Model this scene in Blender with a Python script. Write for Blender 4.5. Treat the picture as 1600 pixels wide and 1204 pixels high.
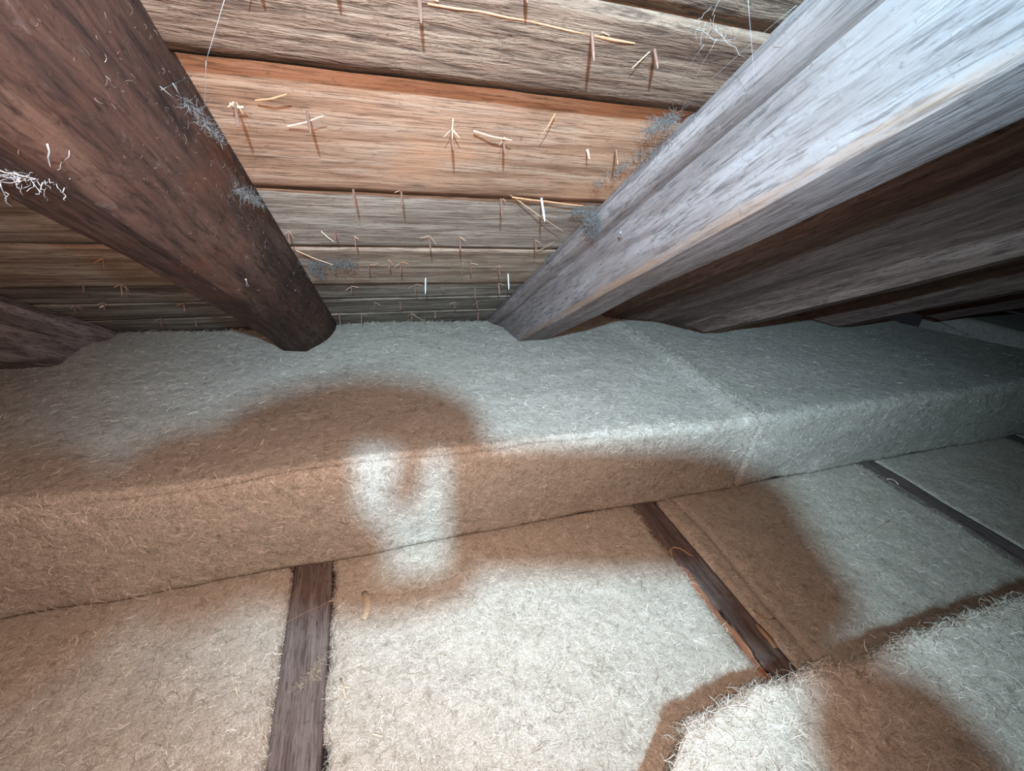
import bpy, bmesh, math, random
import numpy as np
from mathutils import Matrix, Vector

for o in list(bpy.data.objects):
    bpy.data.objects.remove(o)
SC = bpy.context.scene
COL = SC.collection
random.seed(4)
RNG = np.random.default_rng(11)

# ------------------------------------------------------------------ camera
# world: X along the eave, Y down the slope towards the eave, Z up, metres; joist tops at z = 0
FPX, CX, CY = 690.0, 800.0, 602.0


def pix(px, py):
    return np.array([px - CX, -(py - CY), -FPX])


_y = pix(557, 240); _y /= np.linalg.norm(_y)
_x = pix(3000, 412); _x -= _y * (_x @ _y); _x /= np.linalg.norm(_x)
ROT = np.array([_x, _y, np.cross(_x, _y)])       # camera axes to world axes
EYE = np.array([0.0, 0.0, 1.0])
cam_d = bpy.data.cameras.new('camera')
cam_d.sensor_width = 36.0
cam_d.lens = 36.0 * FPX / 1600.0
cam_d.clip_start = 0.01
cam = bpy.data.objects.new('camera', cam_d)
CAM_M = Matrix([list(ROT[i]) + [EYE[i]] for i in range(3)] + [[0, 0, 0, 1]])
cam.matrix_world = CAM_M
COL.objects.link(cam)
SC.camera = cam


def cam_pt(x, y, z):
    """a place near the phone, given from the lens: right, up, back"""
    return ROT @ np.array([x, y, z]) + EYE


# ------------------------------------------------------------------ world, lamps, exposure
w = bpy.data.worlds.new('attic_dark'); SC.world = w; w.use_nodes = True
w.node_tree.nodes['Background'].inputs[0].default_value = (0.55, 0.6, 0.7, 1)
w.node_tree.nodes['Background'].inputs[1].default_value = 0.012
SC.view_settings.view_transform = 'Standard'
SC.view_settings.look = 'None'
SC.view_settings.gamma = 1.0
SC.view_settings.use_curve_mapping = False
SC.view_settings.exposure = 0.0

LAMP = cam_pt(0.037, 0.121, 0.358)               # headlamp on the photographer's forehead
FLASH = cam_pt(0.004, -0.012, 0.001)              # torch on the back of the phone


def spot(name, loc, aim, col, power, angle, blend, radius):
    l = bpy.data.lights.new(name, 'SPOT')
    l.color = col; l.energy = power; l.spot_size = math.radians(angle)
    l.spot_blend = blend; l.shadow_soft_size = radius
    o = bpy.data.objects.new(name, l)
    o.location = loc
    v = Vector(aim) - Vector(loc)
    o.rotation_euler = v.to_track_quat('-Z', 'Y').to_euler()
    COL.objects.link(o)
    return o


spot('headlamp_flood', LAMP, (0.85, 0.85, -0.1), (0.52, 0.80, 1.0), 52, 145, 1.0, 0.013)
spot('headlamp_beam', LAMP, (0.80, 1.80, 0.20), (0.48, 0.76, 1.0), 290, 96, 1.0, 0.013)
spot('phone_torch', FLASH, (-0.02, 1.10, 0.28), (1.0, 0.68, 0.575), 68, 158, 1.0, 0.004)

# ------------------------------------------------------------------ helpers: roof plane, noise, meshes
TH = math.radians(29.6)
SN, CN, TN = math.sin(TH), math.cos(TH), math.tan(TH)
Z0 = 1.463                                       # roof underside at y = 0
UPN = np.array([0, SN, CN])                      # outward normal of the roof
DN = -UPN


def roof_hit(px, py, off=0.0):
    v = ROT @ pix(px, py)
    k = (0.463 - off / CN) / (v[2] + TN * v[1])
    return v * k + EYE


def flat_hit(px, py, z):
    v = ROT @ pix(px, py)
    return v * ((z - 1.0) / v[2]) + EYE


def _hash(ix, iy, iz, seed):
    h = (ix * 374761393 + iy * 668265263 + iz * 2147483647 + seed * 1274126177) & 0xFFFFFFFF
    h = ((h ^ (h >> 13)) * 1274126177) & 0xFFFFFFFF
    return ((h ^ (h >> 16)) & 0xFFFFFF) / float(0xFFFFFF) * 2 - 1


def vnoise(P, scale, seed=0):
    Q = np.asarray(P, float) * np.asarray(scale, float)
    I = np.floor(Q).astype(np.int64); F = Q - I
    F = F * F * (3 - 2 * F)
    out = 0
    for a in (0, 1):
        for b in (0, 1):
            for c in (0, 1):
                wgt = (F[:, 0] if a else 1 - F[:, 0]) * (F[:, 1] if b else 1 - F[:, 1]) * (F[:, 2] if c else 1 - F[:, 2])
                out = out + wgt * _hash(I[:, 0] + a, I[:, 1] + b, I[:, 2] + c, seed)
    return out


def mesh_obj(name, V, F, mat, parent=None, smooth=True, attrs=None, mw=None, sharp=None):
    me = bpy.data.meshes.new(name)
    V = np.asarray(V, np.float32)
    if isinstance(F, np.ndarray):
        n, k = F.shape
        me.vertices.add(len(V)); me.vertices.foreach_set('co', V.ravel())
        me.loops.add(n * k); me.loops.foreach_set('vertex_index', F.astype(np.int32).ravel())
        me.polygons.add(n); me.polygons.foreach_set('loop_start', np.arange(0, n * k, k, dtype=np.int32))
        me.update(calc_edges=True)
    else:
        me.from_pydata(V.tolist(), [], F)
        me.update()
    if attrs:
        for k_, a in attrs.items():
            at = me.attributes.new(k_, 'FLOAT', 'POINT'); at.data.foreach_set('value', np.asarray(a, np.float32))
    me.polygons.foreach_set('use_smooth', [smooth] * len(me.polygons))
    if sharp: me.set_sharp_from_angle(angle=sharp)
    me.materials.append(mat)
    o = bpy.data.objects.new(name, me)
    COL.objects.link(o)
    if mw is not None:
        o.matrix_world = mw
    if parent is not None:
        o.parent = parent
    return o


def tag(o, label=None, cat=None, group=None, kind=None):
    if label: o['label'] = label
    if cat: o['category'] = cat
    if group: o['group'] = group
    if kind: o['kind'] = kind
    return o


def empty(name, mw=None, loc=None):
    o = bpy.data.objects.new(name, None); o.empty_display_size = 0.05
    if mw is not None: o.matrix_world = mw
    if loc is not None: o.location = loc
    COL.objects.link(o)
    return o


def resample(pts, steps):
    """closed 2-D loop; steps[i] is the spacing on the edge that leaves point i"""
    out = []
    n = len(pts)
    for i in range(n):
        a = np.array(pts[i], float); b = np.array(pts[(i + 1) % n], float)
        m = max(1, int(round(np.linalg.norm(b - a) / steps[i])))
        for k in range(m):
            out.append(a + (b - a) * k / m)
    return np.array(out)


def sweep(profile, us, place, disp=None, end_round=0.0):
    """profile: (m,2) closed loop swept over us; place(u, prof) -> (m,3). Returns V, quads+caps as triangles/quads list"""
    m = len(profile)
    nxt = np.roll(profile, -1, 0); prv = np.roll(profile, 1, 0)
    t = nxt - prv
    nrm = np.stack([t[:, 1], -t[:, 0]], 1)
    nrm /= np.linalg.norm(nrm, axis=1)[:, None] + 1e-9
    area = np.sum(profile[:, 0] * nxt[:, 1] - nxt[:, 0] * profile[:, 1])
    if area < 0: nrm = -nrm
    rows = []
    L0, L1 = us[0], us[-1]
    for u in us:
        p = profile.copy()
        if end_round > 0:
            dd = min(abs(u - L0), abs(L1 - u))
            if dd < end_round:
                q = 1 - dd / end_round
                p = p - nrm * (end_round * (1 - math.sqrt(max(0.0, 1 - q * q))) * 0.6)
        W = place(u, p)
        if disp is not None:
            e = 1e-3
            W2 = place(u, p + nrm * e)
            nd = (W2 - W) / e
            W = W + nd * disp(W, u)[:, None]
        rows.append(W)
    V = np.concatenate(rows)
    nu = len(us)
    i = np.arange(nu - 1)[:, None] * m; j = np.arange(m)[None, :]; j2 = (j + 1) % m
    a = (i + j); b = (i + j2); c = (i + m + j2); d = (i + m + j)
    Q = np.stack([a, b, c, d], -1).reshape(-1, 4)
    # caps: fans written as quads with a centre vertex would be degenerate; use triangles padded into separate arrays
    c0 = len(V); V = np.concatenate([V, rows[0].mean(0)[None], rows[-1].mean(0)[None]])
    jj = np.arange(m); jn = (jj + 1) % m
    T0 = np.stack([jn, jj, np.full(m, c0)], 1)
    T1 = np.stack([(nu - 1) * m + jj, (nu - 1) * m + jn, np.full(m, c0 + 1)], 1)
    Tq = np.concatenate([Q[:, [0, 1, 2]], Q[:, [0, 2, 3]], T0, T1])
    if area < 0: pass
    return V, Tq


def fix_out(V, T, ref_up=None):
    """flip every triangle when the closed surface has negative volume"""
    a, b, c = V[T[:, 0]], V[T[:, 1]], V[T[:, 2]]
    vol = np.sum(np.einsum('ij,ij->i', a, np.cross(b, c)))
    return T if vol > 0 else T[:, ::-1].copy()


def sample(V, T, count, weight=None):
    a, b, c = V[T[:, 0]], V[T[:, 1]], V[T[:, 2]]
    N = np.cross(b - a, c - a)
    A = np.linalg.norm(N, axis=1)
    cen = (a + b + c) / 3
    N = N / (A[:, None] + 1e-12)
    W = A.copy()
    if weight is not None: W = W * np.maximum(weight(cen, N), 0)
    W = W / W.sum()
    idx = RNG.choice(len(T), size=count, p=W)
    r1 = np.sqrt(RNG.random(count)); r2 = RNG.random(count)
    P = (1 - r1)[:, None] * a[idx] + (r1 * (1 - r2))[:, None] * b[idx] + (r1 * r2)[:, None] * c[idx]
    return P, N[idx]


def fibres(name, P, N, mat, parent, length=(0.008, 0.03), width=0.0005, lift=0.25, curl=1.6, bias=None, seg=3, tint=None, mw=None):
    n = len(P)
    R = RNG.normal(size=(n, 3))
    if bias is not None: R = R + np.asarray(bias)
    Tn = R - N * np.sum(R * N, 1)[:, None]
    Tn /= np.linalg.norm(Tn, axis=1)[:, None] + 1e-9
    B = np.cross(N, Tn)
    L = length[0] + (length[1] - length[0]) * RNG.random(n) ** 2
    k = RNG.normal(size=n) * curl
    el = np.abs(RNG.normal(size=n)) * lift
    pts = []; cur = P - N * 0.0006
    ang = np.zeros(n)
    for s in range(seg + 1):
        pts.append(cur.copy())
        ang = ang + k / seg
        dirv = Tn * np.cos(ang)[:, None] + B * np.sin(ang)[:, None]
        up = el * math.cos(math.pi * (s + 0.5) / seg * 0.8)
        cur = cur + (dirv + N * up[:, None]) * (L / seg)[:, None]
    pts = np.stack(pts, 1)                       # n, seg+1, 3
    tan = np.gradient(pts, axis=1)
    side = np.cross(tan, N[:, None, :] + 0.5 * RNG.normal(size=(n, 1, 3)))
    side /= np.linalg.norm(side, axis=2)[:, :, None] + 1e-9
    wd = width * (0.6 + 0.8 * RNG.random(n))[:, None, None] * np.linspace(1, 0.45, seg + 1)[None, :, None]
    A = pts + side * wd / 2; C = pts - side * wd / 2
    V = np.stack([A, C], 2).reshape(-1, 3)
    base = (np.arange(n) * (seg + 1) * 2)[:, None]
    s = np.arange(seg)[None, :] * 2
    Q = np.stack([base + s, base + s + 1, base + s + 3, base + s + 2], -1).reshape(-1, 4)
    tv = RNG.random(n) if tint is None else tint
    o = mesh_obj(name, V, Q, mat, parent, smooth=True, attrs={'tint': np.repeat(tv, (seg + 1) * 2)}, mw=mw)
    o['kind'] = 'stuff'
    return o


def tube(bm, pts, r0, r1=None, n=6):
    r1 = r0 if r1 is None else r1
    pts = [Vector(p) for p in pts]
    rings = []
    for i, p in enumerate(pts):
        t = (pts[min(i + 1, len(pts) - 1)] - pts[max(i - 1, 0)]).normalized()
        a = t.orthogonal().normalized(); b = t.cross(a)
        r = r0 + (r1 - r0) * i / (len(pts) - 1)
        rings.append([bm.verts.new(p + (a * math.cos(2 * math.pi * k / n) + b * math.sin(2 * math.pi * k / n)) * r) for k in range(n)])
    for i in range(len(rings) - 1):
        for k in range(n):
            bm.faces.new([rings[i][k], rings[i][(k + 1) % n], rings[i + 1][(k + 1) % n], rings[i + 1][k]])
    bm.faces.new(rings[0][::-1]); bm.faces.new(rings[-1])


def bm_obj(name, bm, mat, parent=None, smooth=False, mw=None):
    bmesh.ops.recalc_face_normals(bm, faces=bm.faces)
    me = bpy.data.meshes.new(name); bm.to_mesh(me); bm.free()
    me.polygons.foreach_set('use_smooth', [smooth] * len(me.polygons))
    me.materials.append(mat)
    o = bpy.data.objects.new(name, me); COL.objects.link(o)
    if mw is not None: o.matrix_world = mw
    if parent is not None: o.parent = parent
    return o


# ------------------------------------------------------------------ materials
class NT:
    def __init__(self, name, rough=0.9):
        self.m = bpy.data.materials.new(name); self.m.use_nodes = True
        self.t = self.m.node_tree; self.b = self.t.nodes['Principled BSDF']
        self.b.inputs['Roughness'].default_value = rough
        self.b.inputs['Specular IOR Level'].default_value = 0.2
        self.tc = self.t.nodes.new('ShaderNodeTexCoord')

    def L(self, a, b): self.t.links.new(a, b)

    def mapping(self, scale, rot=(0, 0, 0), src=None, loc=(0, 0, 0)):
        n = self.t.nodes.new('ShaderNodeMapping')
        n.inputs['Scale'].default_value = scale; n.inputs['Rotation'].default_value = rot; n.inputs['Location'].default_value = loc
        self.L(src or self.tc.outputs['Object'], n.inputs['Vector'])
        return n.outputs[0]

    def noise(self, vec, scale, detail=4, rough=0.6, dist=0.0):
        n = self.t.nodes.new('ShaderNodeTexNoise')
        n.inputs['Scale'].default_value = scale; n.inputs['Detail'].default_value = detail
        n.inputs['Roughness'].default_value = rough; n.inputs['Distortion'].default_value = dist
        self.L(vec, n.inputs['Vector'])
        return n.outputs['Fac']

    def ramp(self, fac, stops):
        n = self.t.nodes.new('ShaderNodeValToRGB')
        e = n.color_ramp.elements
        while len(e) < len(stops): e.new(0.5)
        for k, (p, c) in enumerate(stops):
            e[k].position = p
            e[k].color = (c, c, c, 1) if isinstance(c, (int, float)) else (*c, 1)
        self.L(fac, n.inputs[0])
        return n.outputs[0]

    def mix(self, fac, a, b, mode='MIX'):
        n = self.t.nodes.new('ShaderNodeMix'); n.data_type = 'RGBA'; n.blend_type = mode
        for s, v in ((n.inputs[0], fac), (n.inputs[6], a), (n.inputs[7], b)):
            if hasattr(v, 'links') or isinstance(v, bpy.types.NodeSocket): self.L(v, s)
            elif isinstance(v, tuple): s.default_value = (*v, 1)
            else: s.default_value = v
        return n.outputs[2]

    def math(self, op, a, b=None):
        n = self.t.nodes.new('ShaderNodeMath'); n.operation = op
        for s, v in ((n.inputs[0], a), (n.inputs[1], b)):
            if v is None: continue
            if isinstance(v, bpy.types.NodeSocket): self.L(v, s)
            else: s.default_value = v
        return n.outputs[0]

    def finish(self, col, height=None, dist=0.003, strength=1.0):
        self.L(col, self.b.inputs['Base Color'])
        if height is not None:
            n = self.t.nodes.new('ShaderNodeBump'); n.inputs['Distance'].default_value = dist
            n.inputs['Strength'].default_value = strength
            self.L(height, n.inputs['Height']); self.L(n.outputs[0], self.b.inputs['Normal'])
        return self.m


def mat_batt(name, lo, hi, warm):
    t = NT(name, 0.95)
    one = t.mapping((1, 1, 1))
    a = t.noise(t.mapping((90, 260, 150), (0, 0, 0.3)), 1.0, 3, 0.6, 2.2)
    b = t.noise(t.mapping((260, 110, 150), (0, 0, 0.8)), 1.0, 3, 0.6, 2.5)
    g = t.noise(one, 45, 5, 0.7, 0.8)
    c = t.noise(one, 9, 5, 0.6)
    f = t.noise(one, 520, 2, 0.8)
    h = t.math('ADD', t.math('MULTIPLY', t.math('ADD', a, b), 0.3), t.math('MULTIPLY', t.math('ADD', g, f), 0.2))
    col = t.ramp(h, [(0.40, lo), (0.50, tuple((u + v) / 2 for u, v in zip(lo, hi))), (0.60, hi)])
    col = t.mix(t.ramp(c, [(0.45, 0.0), (0.75, 0.35)]), col, warm)
    col = t.mix(t.ramp(g, [(0.30, 0.45), (0.45, 0.0)]), col, tuple(v * 0.6 for v in lo))
    hh = t.math('ADD', h, t.math('MULTIPLY', g, 0.6))
    return t.finish(col, hh, 0.006, 1.0)


def mat_fibre(name, stops):
    t = NT(name, 0.8)
    at = t.t.nodes.new('ShaderNodeAttribute'); at.attribute_name = 'tint'
    col = t.ramp(at.outputs['Fac'], stops)
    return t.finish(col)


def mat_wood(name, dark, mid, light, axis=0, fine=1.0, contrast=1.0, bump=0.0015, dust=None, dust_amt=0.0, accent=None, rough=0.85, edge=None):
    """axis: grain direction in object space"""
    t = NT(name, rough)
    s1 = [26.0, 26.0, 26.0]; s1[axis] = 2.2
    s2 = [190.0 * fine, 190.0 * fine, 190.0 * fine]; s2[axis] = 16.0
    s3 = [70.0, 70.0, 70.0]; s3[axis] = 6.0
    a = t.noise(t.mapping(tuple(s1)), 1.0, 5, 0.6, 0.9)
    b = t.noise(t.mapping(tuple(s2)), 1.0, 4, 0.7, 0.5)
    c = t.noise(t.mapping(tuple(s3), loc=(3, 5, 1)), 1.0, 4, 0.6, 0.7)
    big = t.noise(t.mapping((1, 1, 1)), 3.0, 4, 0.6)
    col = t.ramp(a, [(0.5 - 0.17 / contrast, dark), (0.5, mid), (0.5 + 0.17 / contrast, light)])
    col = t.mix(t.ramp(b, [(0.34, 0.8), (0.52, 0.0)]), col, tuple(v * 0.35 for v in dark))
    col = t.mix(t.ramp(c, [(0.55, 0.0), (0.75, 0.45)]), col, light)
    sp = t.noise(t.mapping((1, 1, 1), loc=(4, 4, 4)), 90, 4, 0.75)
    col = t.mix(t.ramp(sp, [(0.30, 0.7), (0.42, 0.0)]), col, tuple(v * 0.6 for v in dark))
    if accent:
        col = t.mix(t.ramp(big, [(0.5, 0.0), (0.66, 0.75)]), col, accent)
    if dust:
        s4 = [60.0, 60.0, 60.0]; s4[axis] = 18.0
        dn = t.noise(t.mapping(tuple(s4), loc=(9, 2, 7)), 1.0, 6, 0.75, 0.4)
        col = t.mix(t.ramp(dn, [(0.62 - dust_amt * 0.3, 0.0), (0.72 - dust_amt * 0.15, 0.4 + 0.5 * dust_amt)]), col, dust)
    if edge:
        at = t.t.nodes.new('ShaderNodeAttribute'); at.attribute_name = 'edge'
        col = t.mix(t.math('MULTIPLY', at.outputs['Fac'], t.ramp(c, [(0.35, 0.2), (0.6, 0.9)])), col, edge)
    h = t.math('ADD', t.math('MULTIPLY', b, 1.0), t.math('ADD', t.math('MULTIPLY', c, 0.8), t.math('MULTIPLY', a, 0.8)))
    return t.finish(col, h, bump, 1.0)


def mat_plain(name, col, rough=0.6, metal=0.0):
    t = NT(name, rough)
    t.b.inputs['Metallic'].default_value = metal
    n = t.noise(t.mapping((1, 1, 1)), 200, 3, 0.6)
    c = t.ramp(n, [(0.3, tuple(v * 0.7 for v in col)), (0.7, col)])
    return t.finish(c)


M_TOP = mat_batt('wood_fibre_grey', (0.25, 0.225, 0.18), (0.60, 0.56, 0.48), (0.46, 0.42, 0.33))
M_LOW = mat_batt('wood_fibre_cream', (0.30, 0.26, 0.195), (0.66, 0.60, 0.50), (0.50, 0.43, 0.33))
M_FIB = mat_fibre('loose_wood_fibre', [(0.0, (0.08, 0.055, 0.035)), (0.16, (0.24, 0.18, 0.12)), (0.40, (0.46, 0.41, 0.32)), (0.75, (0.66, 0.61, 0.52)), (1.0, (0.9, 0.86, 0.76))])
M_DUSTF = mat_fibre('dust_hair', [(0.0, (0.10, 0.07, 0.05)), (0.6, (0.22, 0.17, 0.13)), (0.93, (0.24, 0.21, 0.18)), (1.0, (0.5, 0.48, 0.44))])
M_WEB = mat_fibre('cobweb_silk', [(0.0, (0.35, 0.36, 0.36)), (1.0, (0.7, 0.74, 0.76))])
M_GREYDUST = mat_fibre('grey_dust_web', [(0.0, (0.12, 0.12, 0.115)), (1.0, (0.3, 0.31, 0.31))])

M_B = [
    mat_wood('board_dark_weathered', (0.06, 0.041, 0.029), (0.115, 0.08, 0.056), (0.17, 0.13, 0.092), 0, 0.7, 1.2, 0.004),
    mat_wood('board_purple_brown', (0.075, 0.045, 0.030), (0.125, 0.082, 0.056), (0.17, 0.125, 0.088), 0, 0.6, 1.1, 0.004),
    mat_wood('board_orange_pine', (0.16, 0.088, 0.052), (0.25, 0.148, 0.092), (0.31, 0.22, 0.155), 0, 1.2, 1.2, 0.0012, accent=(0.31, 0.165, 0.09)),
    mat_wood('board_blond_grey', (0.15, 0.115, 0.088), (0.26, 0.21, 0.165), (0.36, 0.315, 0.26), 0, 1.0, 1.3, 0.0015),
    mat_wood('board_brown_grey', (0.14, 0.095, 0.065), (0.25, 0.18, 0.13), (0.36, 0.30, 0.22), 0, 0.9, 1.2, 0.002),
    mat_wood('board_dull_grey', (0.08, 0.065, 0.05), (0.18, 0.15, 0.12), (0.30, 0.27, 0.22), 0, 0.8, 1.3, 0.002),
]
M_RL = mat_wood('rafter_red_brown', (0.022, 0.013, 0.010), (0.045, 0.024, 0.017), (0.078, 0.046, 0.033), 1, 0.6, 1.0, 0.002, dust=(0.10, 0.085, 0.075), dust_amt=0.15, accent=(0.085, 0.036, 0.02))
M_RR = mat_wood('rafter_silver_grey', (0.13, 0.105, 0.096), (0.185, 0.157, 0.148), (0.23, 0.205, 0.197), 1, 1.1, 1.2, 0.0012, dust=(0.27, 0.26, 0.26), dust_amt=0.12, accent=(0.18, 0.145, 0.13), edge=(0.22, 0.125, 0.07))
M_RD = mat_wood('rafter_dark_brown', (0.075, 0.047, 0.038), (0.125, 0.082, 0.066), (0.185, 0.128, 0.105), 1, 1.1, 1.0, 0.002, dust=(0.2, 0.17, 0.15), dust_amt=0.05)
M_RG = mat_wood('rafter_grey_violet', (0.10, 0.08, 0.075), (0.2, 0.17, 0.165), (0.3, 0.27, 0.26), 1, 0.8, 1.2, 0.002)
M_J = mat_wood('joist_brown', (0.09, 0.066, 0.056), (0.14, 0.107, 0.092), (0.19, 0.155, 0.135), 1, 1.2, 1.0, 0.001, dust=(0.2, 0.18, 0.165), dust_amt=0.25)
M_JO = mat_wood('joist_split_orange', (0.2, 0.09, 0.05), (0.34, 0.16, 0.09), (0.42, 0.24, 0.14), 1, 1.2, 1.2, 0.002)
M_NAIL = mat_plain('rusty_nail', (0.20, 0.115, 0.085), 0.55, 0.5)
M_NAILB = mat_plain('zinc_nail', (0.75, 0.82, 0.88), 0.35, 0.3)
M_SPL = mat_plain('fresh_splinter', (0.42, 0.28, 0.17), 0.8)
M_SPO = mat_plain('orange_splinter', (0.40, 0.2, 0.10), 0.8)
M_CHIP = mat_plain('pale_wood_chip', (0.74, 0.66, 0.48), 0.8)
M_SUB = mat_wood('subfloor_board', (0.1, 0.07, 0.05), (0.18, 0.13, 0.1), (0.25, 0.2, 0.15), 0)

# ------------------------------------------------------------------ structure: subfloor and roof boards
fl = empty('floor', loc=(0.8, 0.6, -0.19)); tag(fl, 'rough board subfloor hidden under the insulation', kind='structure')
fb = None
for k in range(16):
    y = -1.2 + k * 0.24
    if fb is None:
        bm = bmesh.new(); bmesh.ops.create_cube(bm, size=1)
        for v in bm.verts: v.co = Vector((v.co.x * 9.0, v.co.y * 0.236, v.co.z * 0.024))
        bmesh.ops.bevel(bm, geom=list(bm.edges), offset=0.003, segments=1, affect='EDGES')
        fb = bm_obj('floor_board', bm, M_SUB, fl); o = fb
    else:
        o = fb.copy(); COL.objects.link(o)
    o.location = (0.2, y - 0.6 + 0.12, 0)

# roof frame: local x = along eave, local y = down the slope, local z = outward normal
ROOF_M = Matrix(((1, 0, 0, 0), (0, CN, SN, 0), (0, -SN, CN, Z0), (0, 0, 0, 1)))
ceil = empty('ceiling', mw=ROOF_M)
tag(ceil, 'sloping underside of a plank roof with nail points', kind='structure')


def board(s0, s1, mat, seed, step=0.0, tilt=0.0, wav=0.003, x0=-3.4, x1=5.2, rough=0.0012):
    dx = 0.018
    xs = np.arange(x0, x1, dx)
    g = 0.0025
    prof = resample([(s0 + g, 0), (s1 - g, 0), (s1 - g, 0.022), (s0 + g, 0.022)], [0.02, 0.03, 0.1, 0.03])

    def place(u, p):
        P = np.stack([np.full(len(p), u), p[:, 0], p[:, 1]], 1)
        fr = (p[:, 0] - s0) / (s1 - s0)
        e = vnoise(np.array([[u, seed, 0.0]]), (3.0, 1, 1), seed)[0] * wav + vnoise(np.array([[u, seed, 0.0]]), (25.0, 1, 1), seed + 7)[0] * wav * 0.25
        e2 = vnoise(np.array([[u, seed, 9.0]]), (3.0, 1, 1), seed + 3)[0] * wav + vnoise(np.array([[u, seed, 4.0]]), (22.0, 1, 1), seed + 9)[0] * wav * 0.25
        P[:, 1] += e * (1 - fr) + e2 * fr
        P[:, 2] += step + tilt * (fr - 0.5)
        return P

    def disp(W, u):
        return vnoise(W, (3, 30, 3), seed) * rough + vnoise(W, (12, 120, 12), seed + 1) * rough * 0.6
    V, T = sweep(prof, xs, place, disp)
    T = fix_out(V - V.mean(0), T)
    o = mesh_obj('roof_board', V, T, mat, ceil)
    o.matrix_parent_inverse = Matrix.Identity(4)
    return o


BOARDS = []   # (s0, s1, object)
spec = [(-1.55, -1.22, 0, 0.002, 0), (-1.22, -0.90, 4, -0.002, 0), (-0.90, -0.60, 0, 0.001, 0), (-0.60, -0.27, 3, 0.0, 0), (-0.27, 0.05, 0, 0.002, 0),
        (0.05, 0.36, 0, -0.002, 0), (0.36, 0.62, 0, 0.003, 0.0), (0.62, 0.757, 1, -0.004, -0.004), (0.757, 1.068, 2, 0.006, -0.012), (1.068, 1.372, 3, 0.006, 0.0),
        (1.372, 1.69, 4, 0.003, -0.004), (1.69, 1.88, 5, 0.005, -0.003), (1.88, 2.12, 5, 0.004, 0), (2.12, 2.42, 5, 0.003, 0), (2.42, 2.62, 5, 0.003, 0)]
for i, (s0, s1, mi, st, ti) in enumerate(spec):
    BOARDS.append((s0, s1, board(s0, s1, M_B[mi], 20 + i * 5, st, ti)))
for s0, s1, b in BOARDS:
    b.parent = ceil

ROOF_INV = ROOF_M.inverted()


def board_for(s):
    for s0, s1, b in BOARDS:
        if s0 <= s < s1: return b
    return BOARDS[-1][2]


# nails: points of the roofing nails coming through the boards
bm = bmesh.new()
tube(bm, [(0, 0, 0.006), (0, 0, -0.75), (0, 0, -1.0)], 0.0021, 0.0021, 6)
for v in bm.verts:
    if v.co.z < -0.9: v.co.x *= 0.4; v.co.y *= 0.4
me_n = bpy.data.meshes.new('nail'); bm.to_mesh(me_n); bm.free(); me_n.materials.append(M_NAIL)
me_nb = me_n.copy(); me_nb.materials.clear(); me_nb.materials.append(M_NAILB)


def sliver(name, a, b, wid, mat, parent, lift=0.0):
    """thin split of wood from a to b (roof-local), a little bent"""
    bm = bmesh.new()
    a, b = Vector(a), Vector(b)
    m = (a + b) / 2 + Vector((0, 0, -lift))
    dirv = (b - a).normalized(); sd = dirv.cross(Vector((0, 0, 1))).normalized()
    rings = []
    for p, wv in ((a, wid), (m, wid * 0.8), (b, wid * 0.15)):
        rings.append([bm.verts.new(p + sd * wv / 2), bm.verts.new(p - sd * wv / 2), bm.verts.new(p - sd * wv / 3 + Vector((0, 0, -wid * 0.5))), bm.verts.new(p + sd * wv / 3 + Vector((0, 0, -wid * 0.5)))])
    for i in range(2):
        for k in range(4): bm.faces.new([rings[i][k], rings[i][(k + 1) % 4], rings[i + 1][(k + 1) % 4], rings[i + 1][k]])
    bm.faces.new(rings[0]); bm.faces.new(rings[2][::-1])
    return bm_obj(name, bm, mat, parent)


nails = [((367, 163), (371, 198)), ((480, 178), (485, 209)), ((705, 203), (704, 236)), ((787, 217), (787, 240)), ((963, 237), (959, 258)),
         ((925, 48), (923, 95)), ((655, -4), (657, 36)), ((1022, 75), (1026, 108)), ((552, 296), (552, 321)), ((627, 299), (627, 323)), ((783, 310), (783, 337)),
         ((451, 363), (451, 379)), ((523, 363), (523, 376)), ((554, 371), (554, 385)), ((670, 370), (670, 392)), ((718, 371), (718, 392)), ((836, 376), (836, 394)),
         ((576, 414), (577, 427)), ((626, 411), (626, 427)), ((607, 407), (608, 420)), ((735, 412), (736, 428)), ((779, 415), (779, 432)), ((549, 448), (549, 457)),
         ((649, 445), (649, 460)), ((691, 445), (691, 455)), ((779, 443), (779, 460)), ((742, 451), (743, 468)), ((585, 473), (586, 483)), ((625, 473), (626, 484)),
         ((710, 473), (710, 483)), ((745, 471), (746, 483)), ((530, 491), (531, 506)), ((565, 491), (565, 506)), ((663, 496), (663, 507)), ((680, 488), (680, 498)),
         ((643, 490), (644, 499)), ((747, 488), (747, 500)), ((592, 506), (592, 512)), ((620, 506), (620, 512)),
         ((161, 405), (161, 419)), ((130, 447), (130, 458)), ((189, 445), (189, 461)), ((197, 447), (198, 461)), ((117, 478), (117, 487)), ((163, 474), (164, 486)), ((287, 475), (287, 486)),
         ((251, 498), (251, 510)), ((305, 498), (305, 510)), ((1252, 347), (1253, 366)), ((1227, 368), (1227, 379)), ((526, -30), (528, -6)), ((820, -20), (822, 6)), ((400, -40), (402, -14))]
zinc = [((846, 310), (849, 346)), ((665, 435), (667, 460)), ((794, 429), (797, 452))]


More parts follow.
